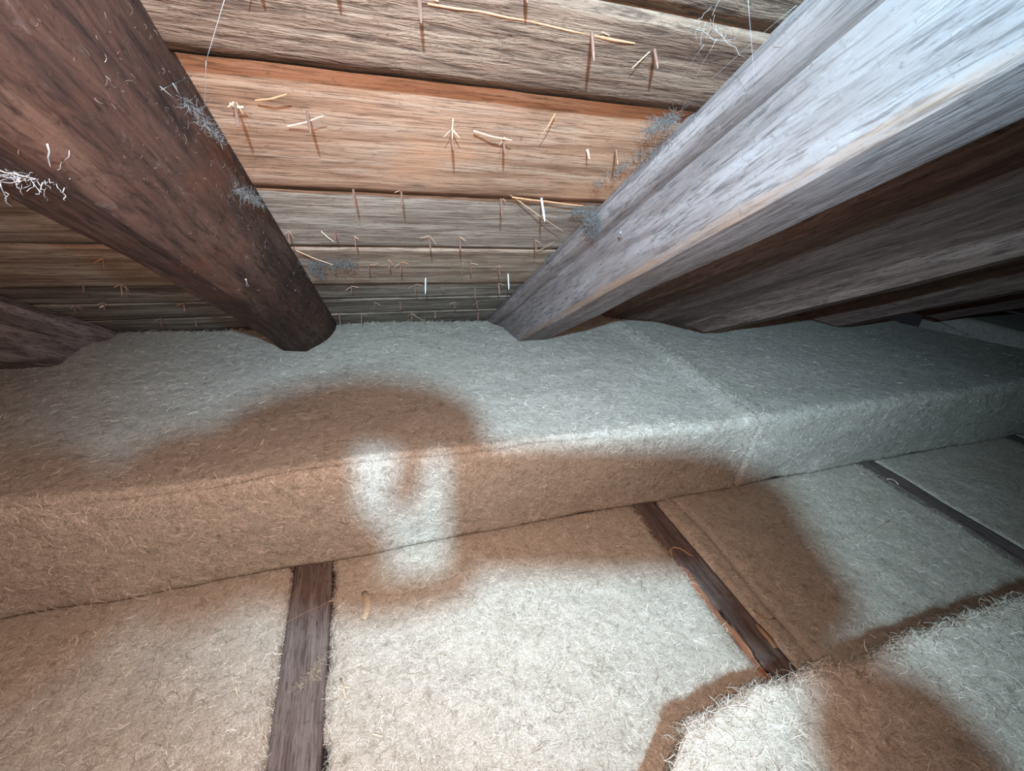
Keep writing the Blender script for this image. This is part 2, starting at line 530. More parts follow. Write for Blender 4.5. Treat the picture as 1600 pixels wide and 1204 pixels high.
def put_nail(b, t, mesh):
    B = roof_hit(*b)
    r = ROT @ pix(*t); r /= np.linalg.norm(r)
    A = np.array([DN, -r]).T
    h = float(np.linalg.lstsq(A, -(B - EYE), rcond=None)[0][0])
    h = min(max(h, 0.012), 0.05)
    l = ROOF_INV @ Vector(B)
    o = bpy.data.objects.new('nail', mesh)
    COL.objects.link(o)
    o.parent = board_for(l.y)
    o.location = (l.x, l.y, 0.003)
    o.scale = (1, 1, h + 0.003)
    o.rotation_euler = (random.uniform(-0.08, 0.08), random.uniform(-0.08, 0.08), random.random() * 3)
    return l, o.parent


for k, (b, t) in enumerate(nails):
    l, par = put_nail(b, t, me_n)
    q = random.random()
    if q < 0.75:
        sg = random.choice((-1, 1)); ln = random.uniform(0.008, 0.024)
        sliver('splinter', (l.x, l.y - 0.002, 0.002), (l.x + sg * ln, l.y + random.uniform(-0.006, 0.006), -random.uniform(0.001, 0.008)), random.uniform(0.0012, 0.0028), random.choice((M_SPL, M_SPL, M_SPO)), par)
    if q < 0.3:
        sliver('splinter', (l.x + 0.002, l.y - 0.002, 0.002), (l.x - sg * ln * 0.9, l.y + random.uniform(0.0, 0.02), -random.uniform(0.004, 0.014)), random.uniform(0.001, 0.002), M_SPL, par)
for b, t in zinc:
    l, par = put_nail(b, t, me_nb)
    par.children[-1]['label'] = 'bright zinc nail' if False else 'bright bluish nail'


def px_sliver(a, b, wid, mat, off_b=0.01):
    A = ROOF_INV @ Vector(roof_hit(*a)); Bv = ROOF_INV @ Vector(roof_hit(*b, off_b))
    sliver('splinter', (A.x, A.y, 0.003), tuple(Bv), wid, mat, board_for(A.y), 0.002)


for a, b, wd, m, off in [((793, 303), (880, 361), 0.004, M_SPL, 0.018), ((740, 207), (800, 218), 0.005, M_SPL, 0.006), ((708, 188), (706, 228), 0.0035, M_SPL, 0.02),
                         ((832, 397), (866, 377), 0.004, M_SPL, 0.006), ((463, 393), (520, 413), 0.006, M_SPL, 0.02), ((724, 412), (719, 440), 0.004, M_SPL, 0.01),
                         ((918, 236), (921, 247), 0.006, M_CHIP, 0.01), ((868, 180), (846, 210), 0.003, M_SPO, 0.01), ((502, 363), (522, 377), 0.003, M_CHIP, 0.01),
                         ((165, 476), (155, 480), 0.008, M_CHIP, 0.005), ((645, 492), (662, 500), 0.003, M_CHIP, 0.01), ((360, 165), (380, 166), 0.006, M_CHIP, 0.002),
                         ((450, 200), (505, 180), 0.003, M_CHIP, 0.006), ((400, 160), (448, 146), 0.005, M_SPO, 0.004), ((575, 415), (590, 411), 0.004, M_SPL, 0.004)]:
    px_sliver(a, b, wd * 0.6, m, off)
# long fresh split along the upper board, and one at the lower edge of the orange board
for pts, wd in [([(668, 2), (740, 12), (830, 30), (925, 52)], 0.002), ([(925, 51), (980, 62)], 0.003), ([(800, 306), (850, 312), (905, 319)], 0.004)]:
    for i in range(len(pts) - 1):
        A = ROOF_INV @ Vector(roof_hit(*pts[i])); Bv = ROOF_INV @ Vector(roof_hit(*pts[i + 1]))
        sl = sliver('splinter', (A.x, A.y, -0.002), (Bv.x + 0.01, Bv.y, -0.002), wd, M_SPO, board_for((A.y + Bv.y) / 2), 0.001)

# ------------------------------------------------------------------ rafters
def rafter(x_at, drift, prof, steps, mat, label, seed, s0=-1.4, zcut=0.318, rough=0.003, hair=0, dustw=None, edge_at=None):
    """prof: closed (x, depth) loop; x_at: x of profile origin at s = 1"""
    ax = Vector((drift, CN, -SN)).normalized(); up = Vector(UPN)
    up = (up - ax * up.dot(ax)).normalized(); rx = ax.cross(up).normalized()
    org = Vector((x_at - drift, 0, Z0)) - Vector(UPN) * 0.0
    MW = Matrix([[rx[i], ax[i], up[i], org[i]] for i in range(3)] + [[0, 0, 0, 1]])
    root = empty('rafter', mw=MW)
    tag(root, label, 'rafter')
    P = resample(prof, steps)
    us = np.linspace(0, 1, 190)

    def place(u, p):
        send = (Z0 - zcut - CN * p[:, 1]) / SN
        s = s0 + (send - s0) * u
        return np.stack([p[:, 0], s, -p[:, 1]], 1)

    def disp(W, u):
        dd = vnoise(W, (6, 2.5, 6), seed) * rough * 1.6 + vnoise(W, (30, 6, 30), seed + 1) * rough * 0.5 + vnoise(W, (140, 12, 140), seed + 2) * rough * 0.2
        return np.where(W[:, 2] > -0.01, np.minimum(dd, 0), dd)
    V, T = sweep(P, us, place, disp)
    T = fix_out(V - V.mean(0), T)
    at = None
    if edge_at:
        lim = 0.006 + 0.004 * vnoise(V, (1, 9, 1), 91)
        at = {'edge': np.exp(-(np.hypot(V[:, 0] - edge_at[0], V[:, 2] + edge_at[1]) / lim) ** 2)}
    b = mesh_obj('beam', V, T, mat, root, sharp=0.5, attrs=at)
    if hair:
        Pp, N = sample(V, T, hair, dustw)
        fibres('dust_hair', Pp, N, M_DUSTF, root, (0.003, 0.012), 0.00035, 0.5, 1.6)
    return root, MW, V, T


LP = [(0.0, -0.002), (0.172, -0.002), (0.168, 0.038), (0.152, 0.082), (0.122, 0.116), (0.094, 0.134), (0.079, 0.149), (0.004, 0.139), (0.0, 0.133)]
r_left, mwL, VL, TL = rafter(-0.345, 0.022, LP, [0.06, 0.012, 0.012, 0.012, 0.012, 0.012, 0.012, 0.01, 0.03], M_RL,
       'dark reddish-brown rounded rafter left of the nail-studded roof bay', 5, rough=0.005, hair=5000,
       dustw=lambda c, n: 0.25 + 1.6 * (c[:, 0] > 0.12) + 2.5 * (c[:, 0] > 0.155))
RP = [(0.0, -0.002), (-0.006, 0.016), (0.004, 0.034), (0.026, 0.040), (0.040, 0.040), (0.044, 0.06), (0.066, 0.152), (0.072, 0.158), (0.19, 0.158), (0.195, 0.15), (0.195, -0.002)]
r_right, mwR, VR, TR = rafter(0.497, 0.04, RP, [0.01, 0.008, 0.008, 0.008, 0.01, 0.01, 0.008, 0.012, 0.01, 0.04, 0.06], M_RR,
       'pale silver-grey sawn rafter, the brightest one, right of the nail-studded bay', 9, rough=0.0028, hair=1800, edge_at=(0.068, 0.152),
       dustw=lambda c, n: 0.15 + 4.0 * (c[:, 0] < 0.035))
DP = [(0.0, -0.002), (0.05, 0.03), (0.22, 0.055), (0.36, 0.085), (0.40, 0.105), (0.42, 0.17), (0.50, 0.172), (0.52, 0.16), (0.53, -0.002)]
SD = [0.012, 0.015, 0.015, 0.012, 0.01, 0.02, 0.03, 0.05, 0.08]
rafter(1.12, 0.02, DP, SD, M_RD, 'dark brown broad rafter next right of the silver-grey one', 14, rough=0.005)
QP = [(0.0, -0.002), (0.01, 0.04), (0.07, 0.10), (0.10, 0.17), (0.20, 0.172), (0.24, 0.13), (0.26, -0.002)]
SQ = [0.012, 0.012, 0.012, 0.015, 0.02, 0.03, 0.06]
rafter(2.32, 0.02, QP, SQ, M_RD, 'third rafter right of the roof bay, half lost in shadow', 17, rough=0.005)
rafter(3.2, 0.02, QP, SQ, M_RD, 'farthest dim rafter at the right edge beyond the batt end', 19, rough=0.005)
r4, *_ = rafter(4.1, 0.02, QP, SQ, M_RD, 'unlit rafter in the blackness at the far right', 21, rough=0.005)
WP = [(0.0, -0.002), (0.215, -0.002), (0.222, 0.02), (0.215, 0.045), (0.18, 0.062), (0.165, 0.075), (0.17, 0.15), (0.16, 0.158), (0.0, 0.158)]
rafter(-1.155, 0.0, WP, [0.06, 0.012, 0.012, 0.012, 0.01, 0.012, 0.012, 0.03, 0.05], M_RG, 'grey rafter with a waney top edge at the left side of the picture', 23, rough=0.005)
rafter(-2.05, 0.0, WP, [0.06, 0.012, 0.012, 0.012, 0.01, 0.012, 0.012, 0.03, 0.05], M_RG, 'grey rafter outside the left edge of the picture', 25, rough=0.005)

# ------------------------------------------------------------------ floor joists
def joist(x0, x1, label, seed, mat=M_J, split=False):
    ys = np.arange(-0.9, 2.45, 0.02)
    prof = resample([(x0, -0.005), (x0 + 0.004, 0.0), (x1 - 0.004, 0.0), (x1, -0.005), (x1, -0.17), (x0, -0.17)], [0.01, 0.012, 0.01, 0.02, 0.1, 0.04])

    def place(u, p): return np.stack([p[:, 0], np.full(len(p), u), p[:, 1]], 1)

    def disp(W, u):
        dd = vnoise(W, (20, 6, 20), seed) * 0.0025 + vnoise(W, (60, 25, 60), seed + 2) * 0.001 - 0.002
        if split:
            near = np.exp(-((W[:, 0] - x0) / 0.010) ** 2) * np.exp(-((u - 0.40) / 0.17) ** 2) * (W[:, 2] > -0.05)
            dd = dd - 0.011 * near * (1 + vnoise(W, (60, 40, 60), 3))
        return np.minimum(dd, 0)
    V, T = sweep(prof, ys, place, disp); T = fix_out(V - V.mean(0), T)
    o = mesh_obj('floor_joist', V, T, mat); tag(o, label, 'joist')
    return o


joist(-1.32, -1.22, 'floor joist outside the left edge of the picture', 31)
joist(-0.247, -0.150, 'wide brown floor joist running out at the bottom of the picture', 33)
j1 = joist(0.800, 0.882, 'brown floor joist with a split orange edge and a curled shaving', 35, split=True)
joist(1.862, 1.948, 'slate-grey floor joist between the pale batts at the right', 37)
joist(2.815, 2.90, 'short dark floor joist end at the far right edge', 39)
joist(3.85, 3.94, 'floor joist beyond the right edge of the picture', 41)
# the split orange flank of the second joist
bm = bmesh.new()
pp = [(0.797 + 0.003 * math.sin(k * 1.7), 0.34 + k * 0.028, -0.006 - 0.004 * math.sin(k)) for k in range(14)]
for k in range(13):
    a, b = pp[k], pp[k + 1]
    wv = 0.012 * math.sin(math.pi * (k + 0.6) / 14.2) + 0.002; wv2 = 0.012 * math.sin(math.pi * (k + 1.6) / 14.2) + 0.002
    q = [bm.verts.new(v) for v in [(a[0] - wv, a[1], a[2] - 0.002), (a[0] + 0.006, a[1], a[2] + 0.004), (b[0] + 0.006, b[1], b[2] + 0.004), (b[0] - wv2, b[1], b[2] - 0.002),
                                   (a[0] - wv, a[1], -0.03), (a[0] + 0.006, a[1], -0.03), (b[0] + 0.006, b[1], -0.03), (b[0] - wv2, b[1], -0.03)]]
    for f in ((0, 1, 2, 3), (7, 6, 5, 4), (0, 3, 7, 4), (1, 5, 6, 2), (0, 4, 5, 1), (3, 2, 6, 7)): bm.faces.new([q[i] for i in f])
o = bm_obj('split_edge', bm, M_JO, j1); o['label'] = 'orange split edge'

# ------------------------------------------------------------------ insulation batts
def arc(cx, cz, r, a0, a1, n):
    return [(cx + r * math.cos(math.radians(a0 + (a1 - a0) * k / n)), cz + r * math.sin(math.radians(a0 + (a1 - a0) * k / n))) for k in range(n + 1)]


def roofz(y): return Z0 - TN * y


def batt_disp(seed, amp=1.0, flat_low=0.0):
    def disp(W, u):
        d = vnoise(W, (3, 5, 5), seed) * 0.007 + vnoise(W, (9, 14, 16), seed + 1) * 0.0022 + vnoise(W, 55, seed + 2) * 0.0012 + vnoise(W, 130, seed + 3) * 0.001
        return d * amp * np.clip((W[:, 2] - flat_low) / 0.03, 0, 1)
    return disp


def upper_batt(x0, x1, ztop, ylip, seed, label, count, end=None, ridge=0.0, yl=None):
    yb = (Z0 - ztop) / TN
    yback = yb - 0.012
    prof = [(yback + 0.28, 0.004), (yback + 0.28, roofz(yback + 0.28) - 0.02), (yback, ztop - 0.006)]
    a = arc(ylip + 0.030, ztop - 0.030, 0.030, 90, 180, 5)
    prof += a + [(ylip + 0.006, 0.02), (ylip + 0.012, 0.004)]
    steps = [0.1, 0.03, 0.0105] + [0.0045] * 5 + [0.009, 0.01, 0.01, 0.08]
    P = resample(prof, steps[:len(prof)])
    us = np.arange(x0, x1, 0.0095)

    def place(u, p):
        Q = np.stack([np.full(len(p), u), p[:, 0], p[:, 1]], 1)
        hz = np.clip((p[:, 1] - 0.05) / (ztop - 0.05), 0, 1)
        fr = np.clip(1 - (p[:, 0] - ylip) / 0.35, 0, 1)
        wv = vnoise(np.array([[u, seed, 0.]]), (2.6, 1, 1), seed + 4)[0] * 0.014 + vnoise(np.array([[u, seed, 0.]]), (9, 1, 1), seed + 5)[0] * 0.006
        Q[:, 1] += wv * hz * fr
        zz = vnoise(np.array([[u, seed, 3.]]), (2.0, 1, 1), seed + 6)[0] * 0.008
        Q[:, 2] += zz * hz
        if ridge:
            tp = (p[:, 1] > ztop - 0.035) * np.clip((yback - p[:, 0]) / 0.15, 0, 1)
            de = (x1 - u) if ridge > 0 else (u - x0)
            Q[:, 2] += abs(ridge) * math.exp(-((de - 0.035) / 0.04) ** 2) * tp
        lowf = np.clip(1 - p[:, 1] / 0.12, 0, 1) * (p[:, 0] < ylip + 0.1)
        Q[:, 1] += lowf * (vnoise(np.array([[u, seed, 6.]]), (5, 1, 1), seed + 7)[0] * 0.007 + vnoise(np.array([[u, seed, 7.]]), (17, 1, 1), seed + 8)[0] * 0.004)
        if ridge > 0:
            cw = vnoise(np.array([[u, seed, 1.]]), (5, 1, 1), seed + 11)[0] * 0.008
            Q[:, 2] -= 0.009 * np.exp(-((p[:, 0] - ylip - 0.020 - cw) / 0.005) ** 2) * (p[:, 1] > ztop - 0.03) * min(1, max(0, (0.75 - u) / 0.3))
            Q[:, 2] -= 0.022 * fr * hz * min(1, max(0, (u - 0.75) / 0.35))
        if end is not None:
            Q[:, 1] = np.minimum(Q[:, 1], end(u))
        return Q
    V, T = sweep(P, us, place, batt_disp(seed), end_round=0.014)
    T = fix_out(V - V.mean(0), T)
    root = empty('insulation_batt', loc=((x0 + x1) / 2, 1.4, 0)); tag(root, label, 'insulation')
    b = mesh_obj('batt_body', V - np.array(root.location), T, M_TOP, root)
    W = V - np.array(root.location)
    # fibres: everywhere on top and front, thick on the edges
    lx = np.array(root.location)

    def wt(c, n):
        g = c + lx
        front = (g[:, 1] < ylip + 0.02) * 1.5
        lip = np.exp(-((g[:, 1] - ylip - 0.01) / 0.02) ** 2) * (g[:, 2] > ztop - 0.06) * 1.5
        back = np.exp(-((g[:, 1] - yback) / 0.015) ** 2) * 3.0
        hid = (g[:, 2] < 0.01) | (g[:, 1] > yback + 0.02)
        se = np.exp(-((g[:, 0] - (x1 if ridge > 0 else x0)) / 0.04) ** 2) * 2 * (ridge != 0)
        return (0.55 + front + lip + back + se) * (~hid)
    Pp, N = sample(W, T, count, wt)
    fibres('surface_fibre', Pp, N, M_FIB, root, (0.008, 0.040), 0.00075, 0.28, 1.8, bias=(0.7, 0, 0))
    # loose tufts that stand off the edges
    def wt2(c, n):
        g = c + lx
        lip = np.exp(-((g[:, 1] - ylip - 0.01) / 0.02) ** 2) * (g[:, 2] > ztop - 0.06)
        back = np.exp(-((g[:, 1] - yback) / 0.012) ** 2) * 4.0 * (g[:, 2] > ztop - 0.03)
        foot = np.exp(-((g[:, 2] - 0.02) / 0.02) ** 2) * (g[:, 1] < ylip + 0.05)
        se = np.exp(-((g[:, 0] - (x1 if ridge > 0 else x0)) / 0.025) ** 2) * (g[:, 2] > 0.03) * (g[:, 1] < yback) * 5.0
        return lip + back + foot + se + 0.02
    Pp, N = sample(W, T, count // 6, wt2)
    fibres('edge_tuft', Pp, N, M_FIB, root, (0.008, 0.03), 0.0006, 1.0, 2.6)
    return root


upper_batt(-1.95, 1.209, 0.318, 0.945, 51, 'long grey-beige upper insulation batt filling the eave below the two big rafters', 78000, ridge=0.010)
upper_batt(1.215, 3.62, 0.298, 0.945, 61, 'bluish-grey upper insulation batt at the right with a slanting far end', 42000,
           end=lambda u: 9.0 if u < 3.05 else max(0.99, 1.72 - (u - 3.05) * 2.05), ridge=-0.004)


def lower_batt(x0, x1, seed, label, count, ymax=0.975, ymin=-0.55, top=-0.003, groove=None):
    prof = resample([(x0 + 0.01, top), (x1 - 0.01, top), (x1, top - 0.012), (x1 - 0.004, -0.16), (x0 + 0.004, -0.16), (x0, top - 0.012)], [0.0095, 0.006, 0.03, 0.1, 0.03, 0.006])
    us = np.arange(ymin, ymax, 0.0095)

    def place(u, p):
        Q = np.stack([p[:, 0], np.full(len(p), u), p[:, 1]], 1)
        el = vnoise(np.array([[u, 0, seed]]), (7, 1, 1), seed + 8)[0] * 0.006 + vnoise(np.array([[u, 0, seed]]), (30, 1, 1), seed + 9)[0] * 0.004
        er = vnoise(np.array([[u, 2, seed]]), (7, 1, 1), seed + 8)[0] * 0.006 + vnoise(np.array([[u, 2, seed]]), (30, 1, 1), seed + 9)[0] * 0.004
        tp = (p[:, 1] > -0.05)
        fl_ = np.clip(1 - (p[:, 0] - x0) / 0.05, 0, 1) * tp; fr_ = np.clip(1 - (x1 - p[:, 0]) / 0.05, 0, 1) * tp
        Q[:, 0] += el * fl_ + er * fr_
        if groove is not None:
            gx, gd, gw, ya = groove
            Q[:, 2] -= gd * np.exp(-((p[:, 0] - gx - vnoise(np.array([[u, 5, 0.]]), (6, 1, 1), 77)[0] * 0.008) / gw) ** 2) * tp * (u > ya)
        return Q

    def disp(W, u):
        d = vnoise(W, 4, seed) * 0.006 + vnoise(W, 15, seed + 1) * 0.0035 + vnoise(W, 55, seed + 2) * 0.0018 + vnoise(W, 130, seed + 3) * 0.001
        d = d * (W[:, 2] > -0.06)
        cap = np.clip((0.95 - u) / 0.12, 0.15, 1)
        return np.minimum(d * cap, 0.004) if u > 0.93 else d * cap
    V, T = sweep(prof, us, place, disp); T = fix_out(V - V.mean(0), T)
    root = empty('insulation_batt', loc=((x0 + x1) / 2, 0.4, -0.16)); tag(root, label, 'insulation')
    lx = np.array(root.location); W = V - lx
    mesh_obj('batt_body', W, T, M_LOW, root)

    def wt(c, n):
        g = c + lx
        e = np.exp(-((g[:, 0] - x0) / 0.012) ** 2) + np.exp(-((g[:, 0] - x1) / 0.012) ** 2)
        return (1 + 3.5 * e) * (n[:, 2] > 0.2) * (g[:, 1] > -0.1) * (g[:, 1] < 0.96)
    Pp, N = sample(W, T, count, wt)
    fibres('surface_fibre', Pp, N, M_FIB, root, (0.007, 0.034), 0.0007, 0.28, 1.9, bias=(0.5, 0, 0))

    def wt2(c, n):
        g = c + lx
        e = np.exp(-((g[:, 0] - x0) / 0.008) ** 2) + np.exp(-((g[:, 0] - x1) / 0.008) ** 2)
        return e * (g[:, 2] > -0.03) * (g[:, 1] > -0.1) * (g[:, 1] < 0.96) + 1e-4
    Pp, N = sample(W, T, count // 10, wt2)
    fibres('edge_tuft', Pp, N, M_FIB, root, (0.006, 0.022), 0.0006, 1.1, 2.6)
    return root


lower_batt(-1.215, -0.252, 71, 'cream lower batt left of the wide brown joist', 34000)
lower_batt(-0.146, 0.795, 81, 'large bright cream lower batt between the two brown joists', 42000)
lower_batt(0.888, 1.856, 91, 'lower batt right of the split joist, brown shade on its left half', 30000, groove=(0.955, 0.012, 0.007, 0.36))
lower_batt(1.953, 2.81, 101, 'blue-grey lower batt beside the slate-grey joist at the right', 10000)
lower_batt(2.905, 3.845, 111, 'lower batt at the extreme right edge, mostly out of the picture', 2000)
lower_batt(-2.2, -1.325, 115, 'lower batt outside the left edge of the picture', 1000)


def near_batt():
    zt, yf = 0.25, 0.268
    prof = [(-0.75, 0.006), (yf + 0.0, 0.006), (yf + 0.006, 0.03)] + arc(yf - 0.010, zt - 0.018, 0.018, 0, 90, 5) + [(-0.75, zt)]
    P = resample(prof, [0.08, 0.01, 0.01] + [0.006] * 6 + [0.009, 0.05])
    us = np.arange(0.0, 2.2, 0.0095)

    def place(u, p):
        xs = 0.408 + (p[:, 0] - yf) * 1.35
        xs = np.maximum(xs, 0.18)
        xs = xs + vnoise(np.stack([p[:, 0], p[:, 1], 0 * p[:, 0]], 1), (14, 14, 1), 5) * 0.006
        Q = np.stack([xs + u * (2.65 - xs) / 2.2, p[:, 0], p[:, 1]], 1)
        fr = np.clip(1 - (yf - p[:, 0]) / 0.1, 0, 1)
        wv = vnoise(np.array([[u, 0, 0.]]), (8, 1, 1), 6)[0] * 0.007 + vnoise(np.array([[u, 0, 0.]]), (28, 1, 1), 7)[0] * 0.006
        Q[:, 1] += wv * fr
        return Q
    V, T = sweep(P, us, place, batt_disp(121, 1.0, 0.0), end_round=0.02); T = fix_out(V - V.mean(0), T)
    root = empty('insulation_batt', loc=(1.4, -0.2, 0)); tag(root, 'nearest thick batt lying loose across the joists in the bottom right corner', 'insulation')
    lx = np.array(root.location); W = V - lx
    mesh_obj('batt_body', W, T, M_LOW, root)

    def wt(c, n):
        g = c + lx
        e = np.exp(-((g[:, 1] - yf) / 0.015) ** 2) * (g[:, 2] > zt - 0.06)
        return (0.8 + 4 * e) * (g[:, 2] > 0.1) * (g[:, 1] > -0.25) * (g[:, 0] < 2.2)
    Pp, N = sample(W, T, 40000, wt)
    fibres('surface_fibre', Pp, N, M_FIB, root, (0.010, 0.042), 0.0007, 0.35, 1.8, bias=(0.2, -0.6, 0))

    def wt2(c, n):
        g = c + lx
        e = np.exp(-((g[:, 1] - yf) / 0.012) ** 2) * (g[:, 2] > zt - 0.05)
        e2 = np.exp(-((g[:, 0] - 0.43 - (g[:, 1] - yf) * 1.35) / 0.02) ** 2) * (g[:, 2] > zt - 0.08)
        return e + e2 + 1e-4
    Pp, N = sample(W, T, 7000, wt2)
    fibres('edge_tuft', Pp, N, M_FIB, root, (0.006, 0.026), 0.0006, 1.3, 2.4)
near_batt()

# dim batt remnant beyond the slanting end
def far_piece():
    P = resample([(1.35, 0.004), (1.98, 0.004), (1.98, 0.27), (1.9, 0.30), (1.40, 0.30), (1.35, 0.27)], [0.1, 0.03, 0.02, 0.02, 0.02, 0.03])
    V, T = sweep(P, np.arange(3.66, 4.3, 0.02), lambda u, p: np.stack([np.full(len(p), u), p[:, 0], p[:, 1]], 1), batt_disp(131, 1.5), end_round=0.04)
    T = fix_out(V - V.mean(0), T)
    o = mesh_obj('insulation_batt', V, T, M_TOP); tag(o, 'dim blue-grey insulation piece in the dark beyond the farthest rafter', 'insulation')
far_piece()
# ------------------------------------------------------------------ the photographer, whose phone and hands shade the headlamp
M_SKIN = mat_plain('skin', (0.55, 0.33, 0.24), 0.6)
M_JACKET = mat_plain('dark_work_jacket', (0.05, 0.06, 0.08), 0.9)
M_TROUS = mat_plain('dark_trousers', (0.04, 0.04, 0.045), 0.9)
M_PHONE = mat_plain('phone_shell', (0.04, 0.04, 0.045), 0.5)
M_GLASS = mat_plain('lens_glass', (0.01, 0.01, 0.012), 0.1)
M_HAIR = mat_plain('dark_hair', (0.05, 0.035, 0.025), 0.8)

ph = empty('phone', mw=CAM_M)
tag(ph, 'dark phone held sideways behind the viewpoint, taking the picture', 'phone')
bm = bmesh.new(); bmesh.ops.create_cube(bm, size=1)
for v in bm.verts: v.co = Vector((0.071 + v.co.x * 0.162, 0.0215 + v.co.y * 0.077, 0.0165 + v.co.z * 0.009))
bmesh.ops.bevel(bm, geom=list(bm.edges), offset=0.004, segments=3, affect='EDGES')
bm_obj('phone_shell', bm, M_PHONE, ph, True)
bm = bmesh.new(); bmesh.ops.create_cube(bm, size=1)
for v in bm.verts: v.co = Vector((0.012 + v.co.x * 0.014, 0.0215 + v.co.y * 0.07, 0.0105 + v.co.z * 0.003))
bmesh.ops.bevel(bm, geom=list(bm.edges), offset=0.001, segments=2, affect='EDGES')
bm_obj('camera_bar', bm, M_GLASS, ph, True)
bm = bmesh.new(); bmesh.ops.create_cube(bm, size=1)
for v in bm.verts: v.co = Vector((0.071 + v.co.x * 0.152, 0.0215 + v.co.y * 0.069, 0.0213 + v.co.z * 0.0008))
bm_obj('screen', bm, M_GLASS, ph)


def skin_obj(name, verts, edges, radii, mat, parent, sub=1):
    me = bpy.data.meshes.new(name)
    me.from_pydata([tuple(v) for v in verts], edges, [])
    me.materials.append(mat)
    o = bpy.data.objects.new(name, me); COL.objects.link(o); o.parent = parent
    bm = bmesh.new(); bm.from_mesh(me)
    lay = bm.verts.layers.skin.verify()
    for i, v in enumerate(bm.verts):
        r = radii[i]; v[lay].radius = r if isinstance(r, tuple) else (r, r)
        v[lay].use_root = (i == 0)
    bm.to_mesh(me); bm.free()
    m = o.modifiers.new('skin', 'SKIN'); m.use_smooth_shade = True
    s = o.modifiers.new('sub', 'SUBSURF'); s.levels = sub; s.render_levels = sub
    return o


per = empty('person', mw=CAM_M)
tag(per, 'kneeling photographer in dark work clothes behind the viewpoint holding a phone', 'person')
def pr(x, y, z=0.045):
    """point at depth z lying on the line from the headlamp through (x, y) just behind the phone"""
    k = (0.358 - z) / 0.338
    return (0.037 + (x - 0.037) * k, 0.121 + (y - 0.121) * k, z)


# body in lens coordinates (right, up, back)
bv = [(0.03, -0.66, 0.80), (0.03, -0.46, 0.76), (0.03, -0.24, 0.70), (0.03, -0.10, 0.64), (0.035, -0.03, 0.57), (0.037, 0.07, 0.50), (0.037, 0.15, 0.49),
      (-0.15, -0.12, 0.64), (-0.42, -0.30, 0.34), pr(-0.29, -0.010, 0.07), pr(-0.185, 0.008, 0.055),
      (0.21, -0.12, 0.64), (0.33, -0.38, 0.38), pr(0.225, -0.125, 0.07), pr(0.203, -0.058, 0.055),
      (-0.09, -0.70, 0.78), (-0.12, -0.98, 0.42), (-0.12, -1.08, 0.50), (-0.12, -0.93, 0.88),
      (0.15, -0.70, 0.78), (0.18, -0.98, 0.42), (0.18, -1.08, 0.50), (0.18, -0.93, 0.88)]
be = [(0, 1), (1, 2), (2, 3), (3, 4), (4, 5), (5, 6), (3, 7), (7, 8), (8, 9), (9, 10), (3, 11), (11, 12), (12, 13), (13, 14), (0, 15), (15, 16), (16, 17), (17, 18), (0, 19), (19, 20), (20, 21), (21, 22)]
br = [(0.15, 0.11), (0.14, 0.10), (0.16, 0.11), (0.13, 0.09), 0.055, 0.075, 0.07, 0.065, 0.060, 0.066, 0.068, 0.065, 0.055, 0.042, 0.040, 0.09, 0.065, 0.05, 0.04, 0.09, 0.065, 0.05, 0.04]
skin_obj('body', bv, be, br, M_JACKET, per, 2)
# head with face
bm = bmesh.new(); bmesh.ops.create_uvsphere(bm, u_segments=20, v_segments=14, radius=1)
for v in bm.verts:
    x, y, z = v.co
    jaw = 1 - 0.25 * max(0, -y)
    v.co = Vector((0.037 + x * 0.076 * jaw, 0.105 + y * 0.115, 0.475 + z * 0.092))
hd = bm_obj('head', bm, M_SKIN, per, True)
bm = bmesh.new(); bmesh.ops.create_uvsphere(bm, u_segments=20, v_segments=14, radius=1)
for v in bm.verts:
    x, y, z = v.co
    v.co = Vector((0.037 + x * 0.081, 0.135 + max(y, -0.35) * 0.098, 0.488 + z * 0.092))
bm_obj('hair', bm, M_HAIR, per, True)
bm = bmesh.new(); tube(bm, [(0.037, 0.105, 0.389), (0.037, 0.08, 0.366), (0.037, 0.072, 0.385)], 0.008, 0.012, 8)
bm_obj('nose', bm, M_SKIN, hd, True)
for s in (-1, 1):
    bm = bmesh.new(); bmesh.ops.create_uvsphere(bm, u_segments=10, v_segments=8, radius=0.011)
    bmesh.ops.translate(bm, vec=(0.037 + s * 0.03, 0.105, 0.393), verts=bm.verts); bm_obj('eye', bm, M_WEB, hd, True)
bm = bmesh.new(); tube(bm, [(0.015, 0.045, 0.398), (0.037, 0.047, 0.39), (0.059, 0.045, 0.398)], 0.004, 0.004, 6)
bm_obj('mouth', bm, M_SKIN, hd, True)


def hand(palm, fingers):
    """palm: list of (pt, r); fingers: list of chains"""
    vs, es, rs = [], [], []
    for i, (p, r) in enumerate(palm):
        vs.append(p); rs.append(r)
        if i: es.append((i - 1, i))
    h = skin_obj('hand', vs, es, rs, M_SKIN, per, 2)
    for f in fingers:
        fv = [p for p, r in f]; fr = [r for p, r in f]
        skin_obj('finger', fv, [(k, k + 1) for k in range(len(f) - 1)], fr, M_SKIN, h, 1)


